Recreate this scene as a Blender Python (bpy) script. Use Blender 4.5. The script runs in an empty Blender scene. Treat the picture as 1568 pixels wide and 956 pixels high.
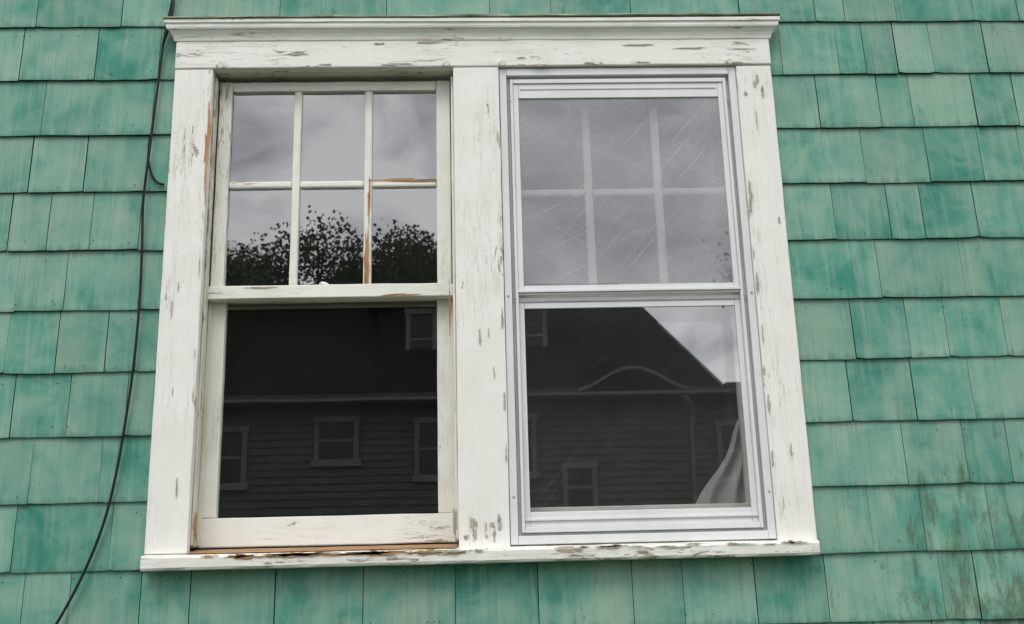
import bpy, bmesh, math, random
from mathutils import Vector, Matrix, noise
random.seed(7)
scn=bpy.context.scene
scn.view_settings.view_transform='Standard'
scn.view_settings.look='None'
scn.view_settings.exposure=0

# ------------------------------------------------------------------ helpers
def link(o,parent=None):
    scn.collection.objects.link(o)
    if parent is not None: o.parent=parent
    return o
def empty(name):
    o=bpy.data.objects.new(name,None); o.empty_display_size=.2
    return link(o)
def mesh_obj(name,verts,faces,mat=None,parent=None,smooth=False):
    me=bpy.data.meshes.new(name); me.from_pydata(verts,[],faces); me.update()
    if smooth:
        for p in me.polygons: p.use_smooth=True
    o=bpy.data.objects.new(name,me)
    if mat is not None:
        for m in (mat if isinstance(mat,(list,tuple)) else [mat]): me.materials.append(m)
    return link(o,parent)

class N:
    """small node-tree builder"""
    def __init__(s,name):
        s.m=bpy.data.materials.new(name); s.m.use_nodes=True
        s.t=s.m.node_tree; s.n=s.t.nodes; s.l=s.t.links
        s.n.clear(); s.out=s.n.new('ShaderNodeOutputMaterial')
    def new(s,t,**k):
        n=s.n.new(t)
        for a,b in k.items(): setattr(n,a,b)
        return n
    def put(s,sock,v):
        if isinstance(v,bpy.types.NodeSocket): s.l.new(v,sock)
        else: sock.default_value=v
    def coord(s,scale=(1,1,1),rot=(0,0,0),src=None,kind='Object',loc=(0,0,0)):
        if src is None: src=s.new('ShaderNodeTexCoord').outputs[kind]
        m=s.new('ShaderNodeMapping'); s.l.new(src,m.inputs[0])
        m.inputs['Scale'].default_value=scale; m.inputs['Rotation'].default_value=rot
        m.inputs['Location'].default_value=loc
        return m.outputs[0]
    def noise(s,vec,scale=1,detail=4,rough=.55,dist=0):
        n=s.new('ShaderNodeTexNoise'); s.l.new(vec,n.inputs['Vector'])
        n.inputs['Scale'].default_value=scale; n.inputs['Detail'].default_value=detail
        n.inputs['Roughness'].default_value=rough; n.inputs['Distortion'].default_value=dist
        return n.outputs['Fac']
    def ramp(s,fac,stops):
        r=s.new('ShaderNodeValToRGB'); s.l.new(fac,r.inputs[0]); e=r.color_ramp.elements
        while len(e)<len(stops): e.new(.5)
        for i,(p,c) in enumerate(stops):
            e[i].position=p; e[i].color=(c,c,c,1) if not isinstance(c,(tuple,list)) else (*c[:3],1)
        return r.outputs[0]
    def mix(s,fac,a,b,mode='MIX'):
        n=s.new('ShaderNodeMix',data_type='RGBA',blend_type=mode)
        def c(v): return (*v,1) if isinstance(v,(tuple,list)) and len(v)==3 else v
        s.put(n.inputs[0],fac); s.put(n.inputs[6],c(a)); s.put(n.inputs[7],c(b))
        return n.outputs[2]
    def math(s,op,a,b=0.,clamp=False):
        n=s.new('ShaderNodeMath',operation=op); n.use_clamp=clamp
        s.put(n.inputs[0],a); s.put(n.inputs[1],b); return n.outputs[0]
    def bump(s,h,strength=.3,dist=.002,normal=None):
        b=s.new('ShaderNodeBump'); s.l.new(h,b.inputs['Height'])
        b.inputs['Strength'].default_value=strength; b.inputs['Distance'].default_value=dist
        if normal is not None: s.l.new(normal,b.inputs['Normal'])
        return b.outputs[0]
    def pbr(s,col,rough=.7,normal=None,spec=.3,metal=0.):
        p=s.new('ShaderNodeBsdfPrincipled')
        s.put(p.inputs['Base Color'],(*col,1) if isinstance(col,tuple) else col)
        s.put(p.inputs['Roughness'],rough); p.inputs['Specular IOR Level'].default_value=spec
        p.inputs['Metallic'].default_value=metal
        if normal is not None: s.l.new(normal,p.inputs['Normal'])
        s.l.new(p.outputs[0],s.out.inputs[0]); return p

# ------------------------------------------------------------------ materials
def mat_paint(name,axis='z',paint=(.85,.84,.805),peel=.665,dirt=.2,crack=.7):
    s=N(name)
    def sc(a,b): return (a,a,b) if axis=='z' else (b,a,a)
    g=s.noise(s.coord(sc(160,7)),1,4,.6)
    g2=s.noise(s.coord(sc(60,11)),1,6,.72,.5)
    big=s.noise(s.coord((3.2,3.2,3.2)),1,3,.5)
    pm=s.math('ADD',s.math('MULTIPLY',g2,.70),s.math('MULTIPLY',big,.40))
    mask=s.ramp(pm,[(peel,0),(peel+.006,1)])
    rim=s.ramp(pm,[(peel-.010,0),(peel,1),(peel+.004,1),(peel+.012,0)])
    woodc=s.ramp(g,[(.3,(.20,.17,.13)),(.6,(.44,.38,.30)),(.8,(.60,.54,.45))])
    ck=s.noise(s.coord(sc(46,2.6),loc=(3,1,2)),1,7,.66,.3)
    ckm=s.math('MULTIPLY',s.ramp(ck,[(.492,0),(.498,1),(.502,1),(.508,0)]),s.ramp(big,[(.44,0),(.64,crack)]))
    stain=s.noise(s.coord((9,9,9)),1,5,.65)
    c=s.mix(s.ramp(stain,[(.35,dirt),(.62,0)]),paint,(.60,.565,.475))
    c=s.mix(s.ramp(g,[(.25,.2),(.48,0)]),c,(.62,.60,.55))
    c=s.mix(ckm,c,(.30,.275,.24))
    c=s.mix(mask,c,woodc)
    c=s.mix(s.math('MULTIPLY',rim,.45),c,(.24,.215,.18))
    h=s.math('SUBTRACT',s.math('ADD',s.math('MULTIPLY',g,.45),s.math('MULTIPLY',g2,.25)),s.math('ADD',s.math('MULTIPLY',mask,.7),ckm))
    s.pbr(c,.66,s.bump(h,.5,.0015),.25)
    return s.m
PV=mat_paint('peeling_white_paint_vertical','z',peel=.680)
PH=mat_paint('peeling_white_paint_horizontal','x',peel=.655,crack=.9)
PHs=mat_paint('peeling_paint_sill','x',(.84,.825,.78),peel=.622,dirt=.3)
SV=mat_paint('sash_paint_vertical','z',(.83,.82,.755),peel=.68,dirt=.3)
SH=mat_paint('sash_paint_horizontal','x',(.85,.84,.785),peel=.665,dirt=.3)
JV=mat_paint('jamb_paint_old','z',(.72,.70,.61),peel=.64,dirt=.6)

def mat_simple(name,c1,c2,scale=6,rough=.8,stretch=(1,1,1),bumpd=.002,spec=.2):
    s=N(name); n=s.noise(s.coord(stretch),scale,5,.6)
    s.pbr(s.ramp(n,[(.3,c1),(.7,c2)]),rough,s.bump(n,.4,bumpd),spec); return s.m
WOOD=mat_simple('bare_orange_wood',(.25,.105,.04),(.60,.34,.17),1,.8,(60,60,8))
WOODX=mat_simple('bare_sill_wood',(.14,.075,.035),(.56,.34,.17),1,.8,(9,60,60))
GREYW=mat_simple('grey_weathered_wood',(.26,.23,.19),(.56,.51,.44),1,.85,(90,90,10))
ALU=mat_simple('white_aluminium',(.66,.67,.68),(.76,.765,.77),9,.42,(1,1,.5),.0002,.4)
ALUD=mat_simple('aluminium_track_grey',(.38,.39,.40),(.49,.50,.505),14,.5,(1,1,.3),.0002,.4)
DARKP=mat_simple('tar_paper',(.012,.016,.014),(.025,.03,.027),8,.9)
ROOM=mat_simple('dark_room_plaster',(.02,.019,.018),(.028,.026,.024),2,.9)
FLASH=mat_simple('drip_flashing_mossy',(.20,.23,.16),(.48,.46,.36),20,.7,(1,1,1),.001)

def mat_shingle():
    s=N('painted_green_shingle')
    at=s.new('ShaderNodeAttribute'); at.attribute_name='rnd'
    sep=s.new('ShaderNodeSeparateColor'); s.l.new(at.outputs['Color'],sep.inputs[0])
    r,g,b=sep.outputs
    tc=s.new('ShaderNodeTexCoord').outputs['Object']
    off=s.new('ShaderNodeVectorMath',operation='MULTIPLY_ADD')
    s.l.new(at.outputs['Color'],off.inputs[0]); off.inputs[1].default_value=(13,7,9); s.l.new(tc,off.inputs[2])
    P=off.outputs[0]
    fine=s.noise(s.coord((190,8,4.5),src=P),1,4,.65)
    streak=s.noise(s.coord((46,5,3.8),src=P),1,5,.62,.3)
    patch=s.noise(s.coord((6.5,4,7.0),src=P),1,4,.6,.5)
    wide=s.noise(s.coord((1.9,1.1,2.0)),1,3,.6)
    v=s.math('ADD',s.math('MULTIPLY',patch,.64),s.math('ADD',s.math('MULTIPLY',wide,.42),s.math('MULTIPLY',r,.12)))
    c=s.ramp(v,[(.46,(.245,.385,.305)),(.57,(.18,.345,.27)),(.66,(.108,.295,.232)),(.75,(.042,.22,.170))])
    c=s.mix(s.ramp(streak,[(.50,0),(.72,.5)]),c,(.305,.415,.345))
    c=s.mix(s.ramp(streak,[(.28,.35),(.44,0)]),c,(.065,.22,.17))
    c=s.mix(s.ramp(fine,[(.30,.4),(.46,0)]),c,(.09,.205,.16))
    # dull grey weathering bands
    wth=s.noise(s.coord((2.6,2,1.5),loc=(7,3,1)),1,4,.6)
    c=s.mix(s.ramp(wth,[(.52,0),(.72,.35)]),c,(.23,.30,.25))
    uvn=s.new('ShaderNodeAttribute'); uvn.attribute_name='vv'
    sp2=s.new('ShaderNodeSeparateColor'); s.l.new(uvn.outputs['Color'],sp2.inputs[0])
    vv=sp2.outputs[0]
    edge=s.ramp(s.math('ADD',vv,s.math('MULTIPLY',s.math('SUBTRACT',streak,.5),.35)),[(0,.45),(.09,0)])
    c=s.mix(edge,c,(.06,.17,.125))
    sx=s.new('ShaderNodeSeparateXYZ'); s.l.new(tc,sx.inputs[0])
    mr=s.new('ShaderNodeMapRange'); s.l.new(sx.outputs[0],mr.inputs[0]); mr.inputs[1].default_value=.9; mr.inputs[2].default_value=1.6
    mz=s.new('ShaderNodeMapRange'); s.l.new(sx.outputs[2],mz.inputs[0]); mz.inputs[1].default_value=2.2; mz.inputs[2].default_value=1.6
    area=s.math('MULTIPLY',mr.outputs[0],mz.outputs[0])
    mn=s.noise(s.coord((17,9,5)),1,7,.74,.4)
    mm=s.ramp(s.math('ADD',mn,s.math('MULTIPLY',area,.25)),[(.61,0),(.75,.7)])
    c=s.mix(mm,c,(.055,.09,.04))
    spots=s.noise(s.coord((120,120,70)),1,2,.5)
    c=s.mix(s.ramp(spots,[(.73,0),(.76,.6)]),c,(.04,.08,.05))
    hsv=s.new('ShaderNodeHueSaturation'); s.l.new(c,hsv.inputs['Color'])
    s.l.new(s.math('ADD',s.math('MULTIPLY',g,.16),.93),hsv.inputs['Value'])
    h=s.math('ADD',s.math('MULTIPLY',fine,.8),s.math('MULTIPLY',streak,.5))
    s.pbr(hsv.outputs[0],.74,s.bump(h,.5,.002),.2)
    return s.m
SHG=mat_shingle()
BUTT=mat_simple('shingle_butt_shade',(.012,.030,.022),(.035,.08,.06),30,.85)  # self-shadow under the butts painted into the dark weathered colour

def mat_glass(name,refl,tint=(.9,.92,.92),dust=0.,dustcol=(.55,.54,.58),scratch=0.,wave=.02,film=0.):
    s=N(name)
    gl=s.new('ShaderNodeBsdfGlossy'); gl.inputs['Roughness'].default_value=.012
    gl.inputs['Color'].default_value=(.98,.98,1,1)
    if wave:
        w=s.noise(s.coord((4,4,3)),1,1,.4); s.l.new(s.bump(w,1.,wave*.02),gl.inputs['Normal'])
    tr=s.new('ShaderNodeBsdfTransparent'); tr.inputs[0].default_value=(*tint,1)
    m=s.new('ShaderNodeMixShader'); m.inputs[0].default_value=refl
    s.l.new(tr.outputs[0],m.inputs[1]); s.l.new(gl.outputs[0],m.inputs[2])
    if dust<=0:
        s.l.new(m.outputs[0],s.out.inputs[0]); return s.m
    d=s.new('ShaderNodeBsdfDiffuse'); d.inputs[0].default_value=(*dustcol,1)
    grime=s.noise(s.coord((4,4,4)),1,5,.7)
    f=s.math('MULTIPLY',s.ramp(grime,[(.3,.6),(.75,1.)]),dust)
    sc_t=None
    if scratch>0:
        for i,(ang,sc) in enumerate(((.45,95),(-.60,110),(.85,90))):
            rr=s.coord((1,1,1),rot=(0,ang,0),loc=(i*3.1,0,i))
            q=s.noise(s.coord((1.3,1,sc),src=rr),1,1,.5,.08)
            q=s.ramp(q,[(.60,0),(.70,1)])
            q=s.math('MULTIPLY',q,s.ramp(s.noise(s.coord((3.0,3,3.0),src=rr,loc=(2,2,5)),1,2,.5),[(.46,0),(.64,1)]))
            sc_t=q if sc_t is None else s.math('MAXIMUM',sc_t,q)
    m2=s.new('ShaderNodeMixShader'); s.l.new(f,m2.inputs[0])
    s.l.new(m.outputs[0],m2.inputs[1]); s.l.new(d.outputs[0],m2.inputs[2])
    last=m2.outputs[0]
    if sc_t is not None:
        f2=s.math('MULTIPLY',sc_t,scratch)
        if film>0:   # soft creases of the loose plastic sheet
            cr=s.noise(s.coord((2.2,2,3.4),loc=(1,0,3)),1,1,.4,.8)
            crm=s.ramp(cr,[(.40,0),(.498,.8),(.503,1),(.62,0)])
            f2=s.math('ADD',f2,s.math('MULTIPLY',crm,film),clamp=True)
        d2=s.new('ShaderNodeBsdfDiffuse'); d2.inputs[0].default_value=(.74,.73,.75,1)
        m3=s.new('ShaderNodeMixShader'); s.l.new(f2,m3.inputs[0]); s.l.new(last,m3.inputs[1]); s.l.new(d2.outputs[0],m3.inputs[2]); last=m3.outputs[0]
    s.l.new(last,s.out.inputs[0]); return s.m
GL_L=mat_glass('old_window_glass',.245,dust=.016,dustcol=(.5,.5,.5),wave=.006)
GL_S=mat_glass('storm_glass_dusty',.15,(.76,.76,.77),dust=.44,dustcol=(.43,.41,.46),scratch=.13,wave=.004,film=.07)
GL_S2=mat_glass('storm_glass_lower',.25,(.88,.9,.9),dust=.05,dustcol=(.5,.49,.50),scratch=.02,wave=.003)
GL_I=mat_glass('inner_glass',.08,(.9,.9,.9),dust=0,wave=0)

# ------------------------------------------------------------------ boards
def board(name,x0,x1,y0,y1,z0,z1,mat,parent,bev=.0025,jit=.0008,step=.05):
    """weathered timber: box subdivided along its long axis, slightly irregular, bevelled"""
    dims=[x1-x0,y1-y0,z1-z0]; ax=dims.index(max(dims)); n=max(1,int(dims[ax]/step))
    verts=[];faces=[]
    o=[i for i in range(3) if i!=ax]
    lo=[x0,y0,z0]; hi=[x1,y1,z1]
    for i in range(n+1):
        for a,b in ((0,0),(1,0),(1,1),(0,1)):
            p=[0,0,0]; p[ax]=lo[ax]+dims[ax]*i/n
            p[o[0]]=(hi if a else lo)[o[0]]; p[o[1]]=(hi if b else lo)[o[1]]
            v=Vector(p); d=noise.noise_vector(v*9+Vector((len(name)%7,0,a*5+b*3)))*jit*1.6
            verts.append(tuple(v+d))
    for i in range(n):
        for k in range(4):
            a=i*4+k; b=i*4+(k+1)%4
            faces.append((a,b,b+4,a+4))
    faces.append((3,2,1,0)); m=n*4; faces.append((m,m+1,m+2,m+3))
    ob=mesh_obj(name,verts,faces,mat,parent)
    bm=bmesh.new(); bm.from_mesh(ob.data); bmesh.ops.recalc_face_normals(bm,faces=bm.faces); bm.to_mesh(ob.data); bm.free()
    if bev:
        md=ob.modifiers.new('bevel','BEVEL'); md.width=bev; md.segments=2; md.limit_method='ANGLE'; md.angle_limit=.9
    return ob

# ------------------------------------------------------------------ shingled wall
wall=empty('green_shingled_house')
ROW0=1.771; EXP=.1894
J={9:[-1.385,-1.115,-.959,-.61,-.265,.07,.27,.53,.89,1.14,1.237,1.41,1.67],
   8:[-1.42,-1.184,-.986,1.014,1.20,1.286,1.392,1.51,1.69],
   7:[-1.334,-.995,1.116,1.316,1.421,1.626],
   6:[-1.357,-1.189,-1.003,1.242,1.449,1.62],
   5:[-1.284,-1.157,-1.01,1.128,1.302,1.408,1.577],
   4:[-1.219,-.999,1.248,1.509],
   3:[-1.373,-1.228,-1.083,-.996,1.147,1.315,1.434,1.612],
   2:[-1.179,-1.012,1.115,1.31,1.485],
   1:[-1.27,-1.074,1.258,1.44],
   0:[-1.299,-1.03,1.135,1.289,1.487],
  -1:[-1.259,-1.132,-.937,-.801,-.565,-.32,-.063,.17,.437,.58,.785,.99,1.32,1.42]}
sv=[];sf=[];sm=[];rnd=[];vvl=[]
XL,XR=-4.6,5.2
def shingle(x0,x1,zb,zt):
    tilt=random.uniform(-.0011,.0011); dz=random.uniform(-.0010,.0010)
    if random.random()<.1: dz-=random.uniform(.001,.004)
    th=random.uniform(.0115,.0160); n=6; base=len(sv)
    col=(random.random(),random.random(),random.random(),1)
    for i in range(n+1):
        t=i/n; x=x0+(x1-x0)*t
        zz=zb+dz+tilt*(t-.5)*2+random.uniform(-.0007,.0007)
        if i in (0,n): zz+=random.choice((0,0,0,.001,.003))
        cup=.0016*math.cos((t-.5)*math.pi)*random.uniform(.6,1)
        sv.append((x,-.001,zz)); sv.append((x,-th+cup,zz+.0006)); sv.append((x,-th+cup-.0001,zz+.004))
        sv.append((x,-.004,zt+.02))
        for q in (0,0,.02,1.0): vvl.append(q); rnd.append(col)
    for i in range(n):
        a=base+i*4;b=a+4
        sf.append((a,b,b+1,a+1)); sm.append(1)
        sf.append((a+1,b+1,b+2,a+2)); sm.append(0)
        sf.append((a+2,b+2,b+3,a+3)); sm.append(0)
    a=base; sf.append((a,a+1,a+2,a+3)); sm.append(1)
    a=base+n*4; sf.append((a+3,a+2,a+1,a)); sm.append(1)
for r in range(-9,17):
    zb=ROW0+r*EXP; zt=zb+EXP
    js=list(J.get(r,[]))
    if not js: js=[random.uniform(-.1,.1)]
    x=js[-1]
    while x<XR:
        x+=random.uniform(.11,.24); js.append(x)
    x=js[0]
    while x>XL:
        x-=random.uniform(.11,.24); js.insert(0,x)
    spans=[]
    for a,b in zip(js[:-1],js[1:]):
        if 0<=r<=8:
            if b<=-.92 or a>=.96: spans.append((a,b))
            else:
                if a<-.92: spans.append((a,-.92))
                if b>.96: spans.append((.96,b))
        else:
            if b-a>.36:
                m=a+(b-a)*random.uniform(.4,.6); spans+= [(a,m),(m,b)]
            else: spans.append((a,b))
    for a,b in spans:
        g=random.choice((.0008,.0012,.0018,.0025,.004))
        shingle(a+g*.5,b-g*.5,zb,zt)
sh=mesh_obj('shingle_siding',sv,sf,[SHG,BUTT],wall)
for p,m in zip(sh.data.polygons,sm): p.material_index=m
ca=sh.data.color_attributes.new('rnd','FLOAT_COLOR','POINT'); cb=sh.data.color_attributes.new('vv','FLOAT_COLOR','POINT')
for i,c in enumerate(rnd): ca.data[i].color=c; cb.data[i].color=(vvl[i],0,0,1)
ZT=ROW0+17*EXP
def slab(name,x0,x1,y0,y1,z0,z1,mat,parent):
    return board(name,x0,x1,y0,y1,z0,z1,mat,parent,bev=0,jit=0,step=50)
slab('sheathing_left',XL,-.87,0,.14,0,ZT,DARKP,wall)
slab('sheathing_right',.915,XR,0,.14,0,ZT,DARKP,wall)
slab('sheathing_under',-.868,.913,0,.14,0,1.77,DARKP,wall)
slab('sheathing_over',-.868,.913,0,.14,3.39,ZT,DARKP,wall)
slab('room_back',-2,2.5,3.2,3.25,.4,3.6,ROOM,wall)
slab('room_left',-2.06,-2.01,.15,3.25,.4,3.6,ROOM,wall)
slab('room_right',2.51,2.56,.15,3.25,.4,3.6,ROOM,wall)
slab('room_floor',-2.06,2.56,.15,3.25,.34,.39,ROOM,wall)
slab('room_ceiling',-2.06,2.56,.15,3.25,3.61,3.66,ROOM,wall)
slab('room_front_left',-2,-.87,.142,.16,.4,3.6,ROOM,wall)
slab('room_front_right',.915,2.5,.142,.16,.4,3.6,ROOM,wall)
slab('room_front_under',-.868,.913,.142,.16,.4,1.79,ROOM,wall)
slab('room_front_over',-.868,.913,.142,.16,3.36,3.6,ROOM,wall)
nv=[];nf=[]
for i in range(90):
    x=random.choice((random.uniform(-1.5,-.96),random.uniform(1.0,1.75),random.uniform(-.9,.9)))
    r=random.randint(-1,8) if abs(x)>.95 else -1
    z=ROW0+r*EXP+random.choice((.02,.03,.16)) 
    if r==-1 : z=ROW0-EXP+random.choice((.165,.17,.03))
    b=len(nv); yy=-.0155 if z-(ROW0+r*EXP)<.05 else -.0072
    for k in range(6):
        nv.append((x+.0022*math.cos(k*1.047),yy,z+.0022*math.sin(k*1.047)))
    nf.append(tuple(range(b,b+6)))
mesh_obj('nail_heads',nv,nf,BUTT,wall)

# ------------------------------------------------------------------ casing, mullion, sill, cornice
fr=empty('window_frame')
board('casing_left',-.929,-.810,-.030,.0,1.812,3.312,PV,fr)
board('casing_right',.857,.970,-.030,.0,1.806,3.309,PV,fr)
board('mullion_casing',-.051,.094,-.031,.0,1.806,3.310,PV,fr)
board('head_casing',-.930,.972,-.033,.0,3.3135,3.410,PH,fr,bev=.004)
prof=[(-.030,3.404),(-.036,3.407),(-.038,3.417),(-.042,3.427),(-.049,3.436),(-.056,3.440),(-.058,3.446),(-.058,3.455),(-.063,3.458),(-.063,3.468),(-.059,3.472),(0.02,3.478)]
nseg=60; cv=[];cf=[]
for y,z in prof:
    p=-y-.030
    if y>0: p=.03
    cv.append((-.93-p,.02,z))
    for i in range(nseg+1):
        t=i/nseg; x=(-.93-p)+(1.902+2*p)*t
        w=noise.noise(Vector((x*7,z*20,3)))*.0013+noise.noise(Vector((x*30,z*60,3)))*.0007
        cv.append((x,min(y,.02)+w,z+w-.0025*math.sin(x*2.1)))
    cv.append((.972+p,.02,z))
W=nseg+3
for j in range(len(prof)-1):
    for i in range(W-1):
        a=j*W+i; cf.append((a,a+1,a+1+W,a+W))
co=mesh_obj('cornice_moulding',cv,cf,PH,fr)
board('drip_cap',-.966,1.008,-.067,.02,3.4745,3.4785,FLASH,fr,bev=0,jit=.0016,step=.03)
n=70; vv=[];ff=[]
sp=[(.13,1.775),(-.058,1.764),(-.066,1.766),(-.070,1.772),(-.071,1.797),(-.067,1.804),(.13,1.832)]
for i in range(n+1):
    x=-.925+1.887*i/n
    for k,(y,z) in enumerate(sp):
        w=noise.noise(Vector((x*14,k*3.3,1)))*.0016
        q=noise.noise(Vector((x*40,k,7)))*.0012
        vv.append((x,y+w+q,z+w*.9+q))
m=len(sp)
for i in range(n):
    for k in range(m):
        a=i*m+k;b=i*m+(k+1)%m; ff.append((a,b,b+m,a+m))
ff.append(tuple(range(m))); ff.append(tuple(n*m+k for k in reversed(range(m))))
so=mesh_obj('sill',vv,ff,PHs,fr)
bm=bmesh.new();bm.from_mesh(so.data);bmesh.ops.recalc_face_normals(bm,faces=bm.faces);bm.to_mesh(so.data);bm.free()
# bare, rotted strip on the sloping top of the sill below the left sash
bv=[];bf=[];nb=60
for i in range(nb+1):
    x=-.808+.752*i/nb
    for k,(y,z) in enumerate(((-.045,1.8095),(-.030,1.8135),(.076,1.8285))):
        j=noise.noise(Vector((x*45,k*4,2)))*(.012 if k==0 else .0008)
        bv.append((x,y+(j if k==0 else 0),z+(.0004 if k==0 else abs(j))))
for i in range(nb):
    for k in range(2):
        a=i*3+k; bf.append((a,a+3,a+4,a+1))
mesh_obj('sill_bare_strip',bv,bf,WOODX,fr)
for i,x in enumerate((-.785,-.073,.105,.835)):
    bm=bmesh.new(); bmesh.ops.create_cone(bm,cap_ends=True,segments=14,radius1=.0125,radius2=.010,depth=.010)
    me=bpy.data.meshes.new('clip'); bm.to_mesh(me); bm.free(); me.materials.append(JV)
    o=bpy.data.objects.new('clip_%d'%(i+1),me); o.rotation_euler=(math.radians(90),0,.1*i); o.location=(x,-.034,3.322); link(o,fr)
board('jamb_left',-.866,-.8115,.001,.14,1.836,3.345,JV,fr)
board('jamb_centre_l',-.052,-.000,.001,.14,1.836,3.345,JV,fr)
board('jamb_centre_r',.004,.094,.001,.14,1.836,3.345,JV,fr)
board('jamb_right',.859,.912,.001,.14,1.836,3.345,JV,fr)
board('head_jamb',-.81,.858,.002,.139,3.318,3.344,JV,fr)
board('parting_left',-.811,-.799,.070,.0765,1.838,2.57,JV,fr)
board('parting_right',-.064,-.0525,.070,.0765,1.838,2.57,JV,fr)
board('blind_stop_left',-.811,-.803,.004,.030,1.836,3.30,JV,fr)
board('blind_stop_right',-.0605,-.0525,.004,.030,1.836,3.30,SV,fr)

# ------------------------------------------------------------------ left double-hung window
dh=empty('double_hung_window')
def pane(name,x0,x1,z0,z1,y,mat,parent):
    return mesh_obj(name,[(x0,y,z0),(x1,y,z0),(x1,y,z1),(x0,y,z1)],[(0,1,2,3)],mat,parent)
def muntin(name,x0,x1,y0,y1,z0,z1,mat,parent): return board(name,x0,x1,y0,y1,z0,z1,mat,parent,bev=.006,jit=.0006)
board('upper_stile_left',-.801,-.760,.036,.068,2.613,3.300,SV,dh)
board('upper_stile_right',-.108,-.064,.036,.068,2.613,3.300,SV,dh)
board('upper_top_rail',-.759,-.109,.0365,.068,3.267,3.299,SH,dh)
board('upper_meeting_rail',-.806,-.060,.032,.069,2.571,2.6125,SH,dh)
muntin('muntin_v1',-.563,-.538,.038,.062,2.613,3.266,SV,dh)
muntin('muntin_v2',-.337,-.312,.038,.062,2.613,3.266,SV,dh)
for i,(a,b) in enumerate(((-.7595,-.564),(-.5375,-.338),(-.3115,-.1085))):
    muntin('muntin_h%d'%(i+1),a,b,.0385,.062,2.934,2.957,SH,dh)
pane('upper_glass',-.762,-.106,2.61,3.27,.052,GL_L,dh)
board('lower_stile_left',-.8095,-.760,.079,.112,1.919,2.61,SV,dh)
board('lower_stile_right',-.112,-.0535,.079,.112,1.919,2.61,SV,dh)
board('lower_bottom_rail',-.8085,-.055,.078,.113,1.834,1.918,PH,dh)
board('lower_top_rail',-.759,-.113,.080,.112,2.576,2.611,SH,dh)
pane('lower_glass',-.763,-.11,1.916,2.58,.094,GL_L,dh)

# ------------------------------------------------------------------ right storm window
st=empty('storm_window')
def frame(pfx,x0,x1,z0,z1,w,y0,y1,mat,parent,wt=None,wb=None,bev=.0015):
    wt=w if wt is None else wt; wb=w if wb is None else wb
    e=.0004
    board(pfx+'_left',x0,x0+w,y0,y1,z0,z1,mat,parent,bev,.0001)
    board(pfx+'_right',x1-w,x1,y0,y1,z0,z1,mat,parent,bev,.0001)
    board(pfx+'_top',x0+w+e,x1-w-e,y0+e,y1,z1-wt,z1,mat,parent,bev,.0001)
    board(pfx+'_bottom',x0+w+e,x1-w-e,y0+e,y1,z0,z0+wb,mat,parent,bev,.0001)
frame('flange',.096,.8555,1.815,3.309,.022,-.022,-.004,ALU,st,wt=.024,wb=.024)
frame('track',.1185,.833,1.8395,3.2845,.010,-.006,.016,ALUD,st,wt=.010,wb=.008)
frame('inner_flange',.129,.8225,1.848,3.274,.009,-.017,.012,ALU,st,wt=.014,wb=.016)
frame('storm_upper',.1385,.813,2.555,3.2595,.0165,-.012,-.002,ALU,st,wt=.050,wb=.030)
board('upper_rail_shadow_gap',.16,.79,-.0135,-.0122,3.2385,3.2415,ALUD,st,0,.0001)  # solid grey strip drawn in as the shadow line of a gap
board('upper_bottom_lip',.136,.816,-.0185,-.0125,2.562,2.570,ALU,st,.001,.0001)
pane('storm_upper_glass',.152,.80,2.583,3.212,-.006,GL_S,st)
frame('storm_lower',.1385,.813,1.8655,2.552,.0165,.0,.010,ALU,st,wt=.036,wb=.042)
board('lower_top_lip',.139,.812,-.0035,-.0005,2.536,2.544,ALUD,st,.0008,.0001)
board('bottom_lip',.139,.812,-.006,-.0005,1.882,1.889,ALU,st,.001,.0001)
pane('storm_lower_glass',.152,.80,1.905,2.518,.005,GL_S2,st)
for i,(x,z) in enumerate(((.128,2.545),(.824,2.545),(.128,3.2),(.824,3.2),(.107,2.55),(.845,2.55),(.107,1.95),(.845,1.95))):
    bm=bmesh.new(); bmesh.ops.create_cone(bm,cap_ends=True,segments=10,radius1=.004,radius2=.003,depth=.003)
    me=bpy.data.meshes.new('screw'); bm.to_mesh(me); bm.free(); me.materials.append(ALUD)
    o=bpy.data.objects.new('screw_%d'%(i+1),me); o.rotation_euler=(math.radians(90),0,0); o.location=(x,-.0235 if i>3 else -.0185,z); link(o,st)
isash=empty('double_hung_window.001')
board('upper_stile_left',.100,.146,.038,.068,2.60,3.315,SV,isash)
board('upper_stile_right',.812,.856,.038,.068,2.60,3.315,SV,isash)
board('upper_top_rail',.147,.811,.0385,.068,3.262,3.314,SH,isash)
board('upper_meeting_rail',.098,.857,.036,.069,2.560,2.599,SH,isash)
muntin('muntin_v1',.359,.385,.038,.062,2.6,3.261,SV,isash)
muntin('muntin_v2',.581,.607,.038,.062,2.6,3.261,SV,isash)
for i,(a,b) in enumerate(((.1465,.3585),(.3855,.5805),(.6075,.8115))):
    muntin('muntin_h%d'%(i+1),a,b,.0385,.062,2.895,2.919,SH,isash)
pane('upper_glass',.145,.813,2.6,3.263,.052,GL_I,isash)
board('lower_stile_left',.098,.148,.079,.112,1.92,2.60,SV,isash)
board('lower_stile_right',.806,.856,.079,.112,1.92,2.60,SV,isash)
board('lower_bottom_rail',.099,.855,.078,.113,1.836,1.928,SH,isash)
pane('lower_glass',.146,.808,1.92,2.58,.094,GL_I,isash)

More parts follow.
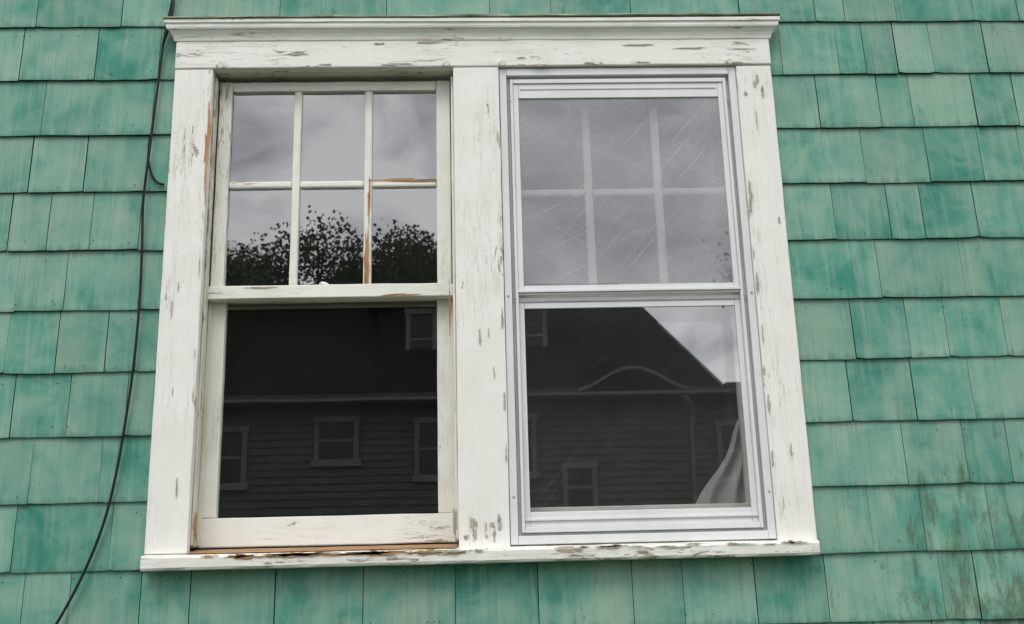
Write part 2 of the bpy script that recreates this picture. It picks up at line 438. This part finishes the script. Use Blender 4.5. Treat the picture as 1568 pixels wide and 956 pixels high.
# curtain drawn to the right inside the room
CUR=mat_simple('white_curtain_cloth',(.50,.51,.50),(.68,.68,.66),3,.9,(6,6,1),.004)
cv=[];cf=[];nx=40;nz=30
for j in range(nz+1):
    t=j/nz; z=1.80+t*.46
    left=.560+.30*(t**.8)+.008*math.sin(t*13)
    for i in range(nx+1):
        u=i/nx; x=left+(.90-left)*u
        cv.append((x,.163+.016*math.sin(u*19+t*3.5+math.sin(t*4))*(1-.3*t)+.006*math.sin(t*7+u*5),z))
for j in range(nz):
    for i in range(nx):
        a=j*(nx+1)+i; cf.append((a,a+1,a+nx+2,a+nx+1))
mesh_obj('curtain',cv,cf,CUR,None,True)

# ------------------------------------------------------------------ bare wood slivers & chips
def sliver(name,cx,cz,w,h,y,mat,parent,n=14,seed=0,rough=.35):
    rg=random.Random(seed); pts=[]
    for i in range(n):
        a=2*math.pi*i/n; rr=1+rg.uniform(-rough,rough)
        pts.append((math.cos(a)*w/2*rr,math.sin(a)*h/2*rr))
    vs=[];t=.0009
    for px,pz in pts: vs.append((cx+px,y,cz+pz))
    for px,pz in pts: vs.append((cx+px*1.02,y+t,cz+pz*1.02))
    fs=[tuple(range(n))]+[(i,(i+1)%n,n+(i+1)%n,n+i) for i in range(n)]
    return mesh_obj(name,vs,fs,mat,parent)
sliver('bare_wood_casing',-.8140,3.04,.014,.27,-.0318,WOOD,fr,22,1,rough=.5)
sliver('bare_wood_muntin',-.205,2.955,.21,.009,.0365,WOODX,dh,18,2,rough=.6)
sliver('bare_wood_muntin_v',-.325,2.695,.015,.20,.0365,WOOD,dh,20,3,rough=.4)
sliver('bare_wood_muntin_v2',-.320,2.87,.007,.15,.0365,WOOD,dh,18,5,rough=.45)
sliver('bare_wood_stile',-.070,2.50,.006,.20,.0030,WOOD,dh,18,8,rough=.45)
sliver('bare_wood_rail',-.64,2.605,.10,.005,.0305,GREYW,dh,18,9,rough=.5)
sliver('bare_wood_rail_2',-.22,2.576,.12,.005,.0305,WOODX,dh,18,10,rough=.5)
sliver('bare_wood_jamb_foot',-.800,1.885,.008,.09,.0030,WOOD,fr,18,11,rough=.5)
sliver('bare_wood_jamb_foot_2',-.062,1.885,.010,.10,.0025,GREYW,fr,18,12,rough=.5)
for i in range(14):
    x=random.uniform(-.75,-.1)
    sliver('sill_bare_%d'%i,x,1.797+random.uniform(-.001,.004),random.uniform(.04,.16),random.uniform(.004,.011),-.0735,WOODX,fr,20,20+i,rough=.55)
for i in range(16):
    x=random.uniform(-.1,.94)
    sliver('sill_chip_%d'%i,x,1.800+random.uniform(-.003,.003),random.uniform(.02,.07),random.uniform(.003,.008),-.0735,GREYW,fr,16,60+i,rough=.6)
k=0
def chips(n,xr,zr,wr,hr,y=-.0332,edge=None):
    global k
    for i in range(n):
        k+=1
        x=random.choice(edge)+random.uniform(-.003,.003) if edge and random.random()<.7 else random.uniform(*xr)
        sliver('paint_loss_%d'%k,x,random.uniform(*zr),random.uniform(*wr),random.uniform(*hr),y,GREYW,fr,15,k*3,rough=.6)
chips(10,(-.03,.07),(1.82,1.90),(.005,.012),(.012,.04))
chips(9,(.01,.08),(1.95,3.28),(.003,.007),(.02,.06),edge=(.085,.088))
chips(12,(.87,.95),(1.9,3.28),(.003,.008),(.02,.07),edge=(.862,.866))
chips(5,(.88,.95),(3.2,3.29),(.006,.012),(.01,.03))
chips(7,(-.92,-.82),(1.83,3.2),(.002,.004),(.02,.05),edge=(-.816,))
for i in range(16):
    k+=1
    sliver('head_loss_%d'%k,random.uniform(-.8,.93),3.3135+random.uniform(0,.012) if i%2 else random.uniform(3.33,3.40),random.uniform(.02,.08),random.uniform(.003,.007),-.0355,GREYW,fr,16,k*5,rough=.6)
bm=bmesh.new(); bmesh.ops.create_icosphere(bm,subdivisions=3,radius=.009)
for v in bm.verts:
    v.co=Vector((v.co.x*1.6,v.co.y*.8,v.co.z*.8))*(1+.4*noise.noise(v.co*120))
me=bpy.data.meshes.new('putty_lump'); bm.to_mesh(me); bm.free(); me.materials.append(ALU)
o=bpy.data.objects.new('putty_lump',me); o.location=(-.455,.040,2.616); link(o,dh)

# ------------------------------------------------------------------ cable
def tube(name,paths,rad,mat):
    cu=bpy.data.curves.new(name,'CURVE'); cu.dimensions='3D'; cu.bevel_depth=rad; cu.bevel_resolution=3; cu.resolution_u=8
    for pts in paths:
        s=cu.splines.new('NURBS'); s.points.add(len(pts)-1); s.order_u=4; s.use_endpoint_u=True
        for i,p in enumerate(pts): s.points[i].co=(*p,1)
    cu.materials.append(mat); o=bpy.data.objects.new(name,cu); return link(o)
CAB=mat_simple('black_cable_rubber',(.008,.009,.009),(.02,.022,.022),20,.5)
main=[(-.925,4.6),(-.93,4.0),(-.94,3.7),(-.9495,3.561),(-.972,3.443),(-.979,3.305),(-.987,3.147),(-.992,3.02),(-1.000,2.907),(-1.000,2.82),(-.994,2.717),(-.990,2.512),(-.9928,2.354),(-1.0076,2.162),(-1.036,1.921),(-1.095,1.753),(-1.151,1.631),(-1.26,1.45),(-1.33,1.2),(-1.36,.6),(-1.36,.02)]
tube('cable',[[(x,-.026-.004*math.sin(z*9),z) for x,z in main],
 [(-.9495,-.024,3.57),(-.930,-.07,3.50),(-.955,-.045,3.44),(-.972,-.03,3.40)],
 [(-.992,-.028,3.00),(-.985,-.026,2.95),(-.966,-.024,2.922),(-.942,-.02,2.927)]],.0040,CAB)

# ------------------------------------------------------------------ neighbouring house across the street
nh=empty('neighboring_house')
SID=N('clapboard_siding'); _n=SID.noise(SID.coord((1,1,4)),2,4,.6)
SID.pbr(SID.ramp(_n,[(.3,(.06,.07,.053)),(.7,(.092,.104,.08))]),.9,None,.1); SID=SID.m
ROOF=mat_simple('asphalt_roof_shingles',(.007,.0065,.006),(.022,.02,.018),5,.95,(1,1,3),.01,0.)
TRIM=mat_simple('house_trim_paint',(.12,.12,.108),(.17,.17,.155),3,.8,spec=.1)
TRIM2=mat_simple('eave_trim_dark',(.045,.047,.042),(.07,.07,.065),3,.8,spec=.1)
DG=N('house_window_glass'); DG.pbr((.006,.008,.009),.2,None,.3); DG=DG.m
YF=-21.84
v=[];f=[]
zz=0.; b=.17
while zz<6.55:
    i=len(v); v+= [(-10,YF+.035,zz),(8.2,YF+.035,zz),(8.2,YF,zz+b),(-10,YF,zz+b),(-10,YF-.0,zz),(8.2,YF-.0,zz)]
    f+= [(i,i+1,i+2,i+3),(i,i+1,i+5,i+4)]; zz+=b
mesh_obj('clapboard_front',v,f,SID,nh)
slab('house_body',-9.98,8.18,YF-9,YF-.01,0,6.6,SID,nh)
e=6.72
rv=[(-10.6,YF+.55,e),(5.72,YF+.55,e),(5.72,YF-9.5,e),(-10.6,YF-9.5,e),(-7.5,YF-4.5,10.75),(4.1,YF-4.5,10.75),
    (-10.6,YF+.55,e-.22),(5.72,YF+.55,e-.22),(5.72,YF-9.5,e-.22),(-10.6,YF-9.5,e-.22)]
mesh_obj('main_roof',rv,[(0,1,5,4),(1,2,5),(2,3,4,5),(3,0,4)],ROOF,nh)
mesh_obj('eave_board',rv,[(6,7,1,0),(7,8,2,1),(9,8,7,6)],TRIM2,nh)
slab('wing_roof',5.75,8.7,YF-9.4,YF+.5,6.62,6.80,TRIM2,nh)
slab('gutter',-10.6,8.7,YF+.56,YF+.66,6.54,6.61,TRIM,nh)
av=[];af=[];na=24
for i in range(na+1):
    t=i/na; x=2.35+2.5*t; z=6.62+.5*math.sin(t*math.pi)**1.6
    av+= [(x,YF+.70,z),(x,YF+.70,z+.07),(x,YF+.4,z+.07),(x,YF+.4,z)]
for i in range(na):
    for q in range(4):
        a=i*4+q;b2=i*4+(q+1)%4; af.append((a,b2,b2+4,a+4))
mesh_obj('eyebrow_moulding',av,af,TRIM,nh)
ev=[];ef=[]
for i in range(na+1):
    t=i/na; x=2.35+2.5*t; z=6.64+.5*math.sin(t*math.pi)**1.6
    ev+= [(x,YF+.62,6.6),(x,YF+.62,z),(x,YF-1.2,z+.45)]
for i in range(na): a=i*3; ef+= [(a,a+3,a+4,a+1),(a+1,a+4,a+5,a+2)]
mesh_obj('eyebrow_roof',ev,ef,ROOF,nh)
YD=YF-1.35
slab('dormer_body',-2.35,2.45,YD-3,YD,7.3,9.45,ROOF,nh)
slab('dormer_roof',-2.7,2.8,YD-3.2,YD+.35,9.46,9.62,ROOF,nh)
slab('chimney',-4.35,-3.75,YF-3.9,YF-3.3,9.2,10.4,ROOF,nh)
def hwin(i,x0,x1,z0,z1,y):
    t=.11
    slab('win%d_glass'%i,x0+t,x1-t,y-.02,y+.045,z0+t,z1-t,DG,nh)
    slab('win%d_l'%i,x0,x0+t,y-.02,y+.09,z0,z1,TRIM,nh); slab('win%d_r'%i,x1-t,x1,y-.02,y+.09,z0,z1,TRIM,nh)
    slab('win%d_t'%i,x0-.03,x1+.03,y-.02,y+.11,z1-t+.002,z1+.03,TRIM,nh); slab('win%d_b'%i,x0-.06,x1+.06,y-.02,y+.13,z0-.05,z0+t-.002,TRIM,nh)
    slab('win%d_m'%i,x0+t+.002,x1-t-.002,y-.02,y+.07,(z0+z1)/2-.03,(z0+z1)/2+.03,TRIM,nh)
for i,(a,b3,c,d,y) in enumerate([(-3.68,-2.66,5.19,6.27,YF),(-6.25,-5.2,4.71,6.08,YF),(-1.39,-.45,4.8,6.2,YF),(.5,1.39,4.8,6.2,YF),(1.97,2.75,4.0,5.07,YF),(5.55,6.35,4.6,5.98,YF),
    (-1.68,-.90,7.69,9.2,YD),(1.05,1.82,7.72,9.2,YD),(-8.6,-7.5,4.7,6.1,YF),(-6.2,-5.1,1.2,2.9,YF),(-2.6,-1.5,1.2,2.9,YF),(5,6.2,1.2,2.9,YF)]):
    hwin(i,a,b3,c,d,y)
slab('front_door',1.6,2.6,YF-.02,YF+.06,.3,2.5,TRIM,nh)
cu=tube('downspout',[[(4.75,YF+.62,6.5),(4.95,YF+.5,6.35),(5.0,YF+.2,6.15),(4.97,YF+.12,5.8),(4.95,YF+.12,4.5),(4.9,YF+.12,3.5),(4.9,YF+.12,.1)]],.05,TRIM); cu.parent=nh

# ------------------------------------------------------------------ ground, street, trees
GR=mat_simple('grass',(.03,.055,.02),(.06,.09,.035),3,.95)
gnd=mesh_obj('ground',[(-300,-400,0),(300,-400,0),(300,300,0),(-300,300,0)],[(0,1,2,3)],GR)
AS=mat_simple('asphalt',(.04,.04,.04),(.06,.06,.06),30,.9); CON=mat_simple('concrete',(.20,.20,.19),(.28,.275,.26),10,.9)
mesh_obj('road',[(-200,-15.5,.004),(200,-15.5,.004),(200,-8.5,.004),(-200,-8.5,.004)],[(0,1,2,3)],AS)
slab('curb',-200,200,-8.5,-8.35,0,.12,CON,None); slab('curb.001',-200,200,-15.65,-15.5,0,.12,CON,None)
slab('sidewalk',-200,200,-7.6,-6.2,-.05,.03,CON,None); slab('sidewalk.001',-200,200,-17.9,-16.5,-.05,.03,CON,None)

def mat_leaf():
    s=N('leaves'); at=s.new('ShaderNodeAttribute'); at.attribute_name='rnd'
    sep=s.new('ShaderNodeSeparateColor'); s.l.new(at.outputs['Color'],sep.inputs[0])
    s.pbr(s.ramp(sep.outputs[0],[(0,(.03,.055,.018)),(1,(.085,.13,.045))]),.7); return s.m
LEAF=mat_leaf(); BARK=mat_simple('bark',(.04,.032,.025),(.09,.075,.06),8,.95)
def limb(v,f,p0,p1,r0,r1,n=6):
    d=(p1-p0).normalized(); a=d.orthogonal().normalized(); b=d.cross(a); i=len(v)
    for p,r in ((p0,r0),(p1,r1)):
        for k in range(n):
            t=2*math.pi*k/n; v.append(tuple(p+a*r*math.cos(t)+b*r*math.sin(t)))
    for k in range(n): f.append((i+k,i+(k+1)%n,i+n+(k+1)%n,i+n+k))
def tree(x,y,h,cr,leafn,seed,lsize=.13,levels=4,spread=.75):
    rg=random.Random(seed); e=empty('tree'); v=[];f=[];tips=[]
    def grow(p,d,l,r,lv):
        q=p+d*l; limb(v,f,p,q,r,r*.68)
        if lv==0: tips.append(q); return
        if lv<=2: tips.append(q)
        for c in range(rg.choice((2,3,3)) if lv>1 else 3):
            nd=(d+Vector((rg.uniform(-1,1),rg.uniform(-1,1),rg.uniform(-.25,.75)))*spread).normalized()
            grow(q,nd,l*rg.uniform(.62,.82),r*.62,lv-1)
    grow(Vector((x,y,-.1)),Vector((0,0,1)),h*.34,h*.022,levels)
    mx=max(t.z for t in tips)
    sc=(h-.6)/mx
    v=[(x+(a-x)*sc,y+(b-y)*sc,c*sc) for a,b,c in v]; tips=[Vector((x+(t.x-x)*sc,y+(t.y-y)*sc,t.z*sc)) for t in tips]
    mesh_obj('trunk_and_limbs',v,f,BARK,e)
    if leafn:
        lv=[];lf=[];lc=[]
        per=max(1,leafn//len(tips))
        for t in tips:
            R=cr*rg.uniform(.12,.22); cc=rg.random()
            for i in range(per):
                g=Vector((rg.gauss(0,1),rg.gauss(0,1),rg.gauss(0,.75)))
                if g.length>1.6: g*=1.6/g.length
                g*=R*.6
                c=t+g; a=Vector((rg.uniform(-1,1),rg.uniform(-1,1),rg.uniform(-1,1))).normalized(); b=a.orthogonal().normalized()
                s=lsize*rg.uniform(.6,1.2); i0=len(lv)
                lv+= [tuple(c-a*s*.5),tuple(c+b*s*.4),tuple(c+a*s*.5),tuple(c-b*s*.4)]; lf.append((i0,i0+1,i0+2,i0+3))
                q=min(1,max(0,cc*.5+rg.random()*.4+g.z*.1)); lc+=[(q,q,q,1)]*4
        o=mesh_obj('crown',lv,lf,LEAF,e); ca=o.data.color_attributes.new('rnd','FLOAT_COLOR','POINT')
        for i,c in enumerate(lc): ca.data[i].color=c
    return e
tree(-4.3,-31.5,14.1,5.8,50000,3)
tree(-1.2,-33,13.9,5.2,42000,5)
tree(-8.2,-32,12.9,5.2,26000,11)
tree(-6.0,-30.5,12.6,5.8,36000,17)
tree(8.6,-26,12.6,5,260,21,.12,6,.6)

# ------------------------------------------------------------------ light
w=bpy.data.worlds.new('World'); scn.world=w; w.use_nodes=True
t=w.node_tree; t.nodes.clear()
out=t.nodes.new('ShaderNodeOutputWorld'); bg=t.nodes.new('ShaderNodeBackground'); bg.inputs[1].default_value=.1
sky=t.nodes.new('ShaderNodeTexSky'); sky.sky_type='NISHITA'; sky.sun_disc=False
SE,SA=math.radians(55),math.radians(200)
sky.sun_elevation=SE; sky.sun_rotation=SA
tc=t.nodes.new('ShaderNodeTexCoord'); mp=t.nodes.new('ShaderNodeMapping'); mp.inputs['Scale'].default_value=(1,1,1.8)
nz=t.nodes.new('ShaderNodeTexNoise'); nz.inputs['Scale'].default_value=7; nz.inputs['Detail'].default_value=6; nz.inputs['Roughness'].default_value=.52; nz.inputs['Distortion'].default_value=.7
cr=t.nodes.new('ShaderNodeValToRGB'); e=cr.color_ramp.elements
e[0].position=.38; e[0].color=(.42,.45,.47,1); e[1].position=.62; e[1].color=(1,1,1,1)
scl=t.nodes.new('ShaderNodeVectorMath'); scl.operation='SCALE'; scl.inputs[3].default_value=19.
mx=t.nodes.new('ShaderNodeMix'); mx.data_type='RGBA'; mx.inputs[0].default_value=.93
L=t.links.new
L(tc.outputs['Generated'],mp.inputs[0]); L(mp.outputs[0],nz.inputs['Vector']); L(nz.outputs['Fac'],cr.inputs[0]); L(cr.outputs[0],scl.inputs[0])
L(sky.outputs[0],mx.inputs[6]); L(scl.outputs[0],mx.inputs[7]); L(mx.outputs[2],bg.inputs[0]); L(bg.outputs[0],out.inputs[0])
sd=bpy.data.lights.new('sun','SUN'); sd.energy=1.4; sd.angle=math.radians(25); sd.color=(1,.97,.92)
so=bpy.data.objects.new('sun',sd); link(so)
dirv=Vector((math.sin(SA)*math.cos(SE),math.cos(SA)*math.cos(SE),math.sin(SE)))
so.rotation_euler=dirv.to_track_quat('Z','Y').to_euler(); so.location=dirv*30

# ------------------------------------------------------------------ camera
th=math.radians(15.8);ps=math.radians(2.1);ro=math.radians(1.5)
F=Vector((math.sin(ps)*math.cos(th),math.cos(ps)*math.cos(th),math.sin(th)))
r=Vector((math.cos(ps),-math.sin(ps),0));u=r.cross(F)
R=math.cos(ro)*r-math.sin(ro)*u;U=math.cos(ro)*u+math.sin(ro)*r
cd=bpy.data.cameras.new('camera'); cam=bpy.data.objects.new('camera',cd); link(cam)
cam.matrix_world=Matrix(((R.x,U.x,-F.x,0),(R.y,U.y,-F.y,-3.2),(R.z,U.z,-F.z,1.6),(0,0,0,1)))
cd.sensor_width=36; cd.lens=36*1687/1568; cd.clip_end=1500; cd.clip_start=.05
scn.camera=cam
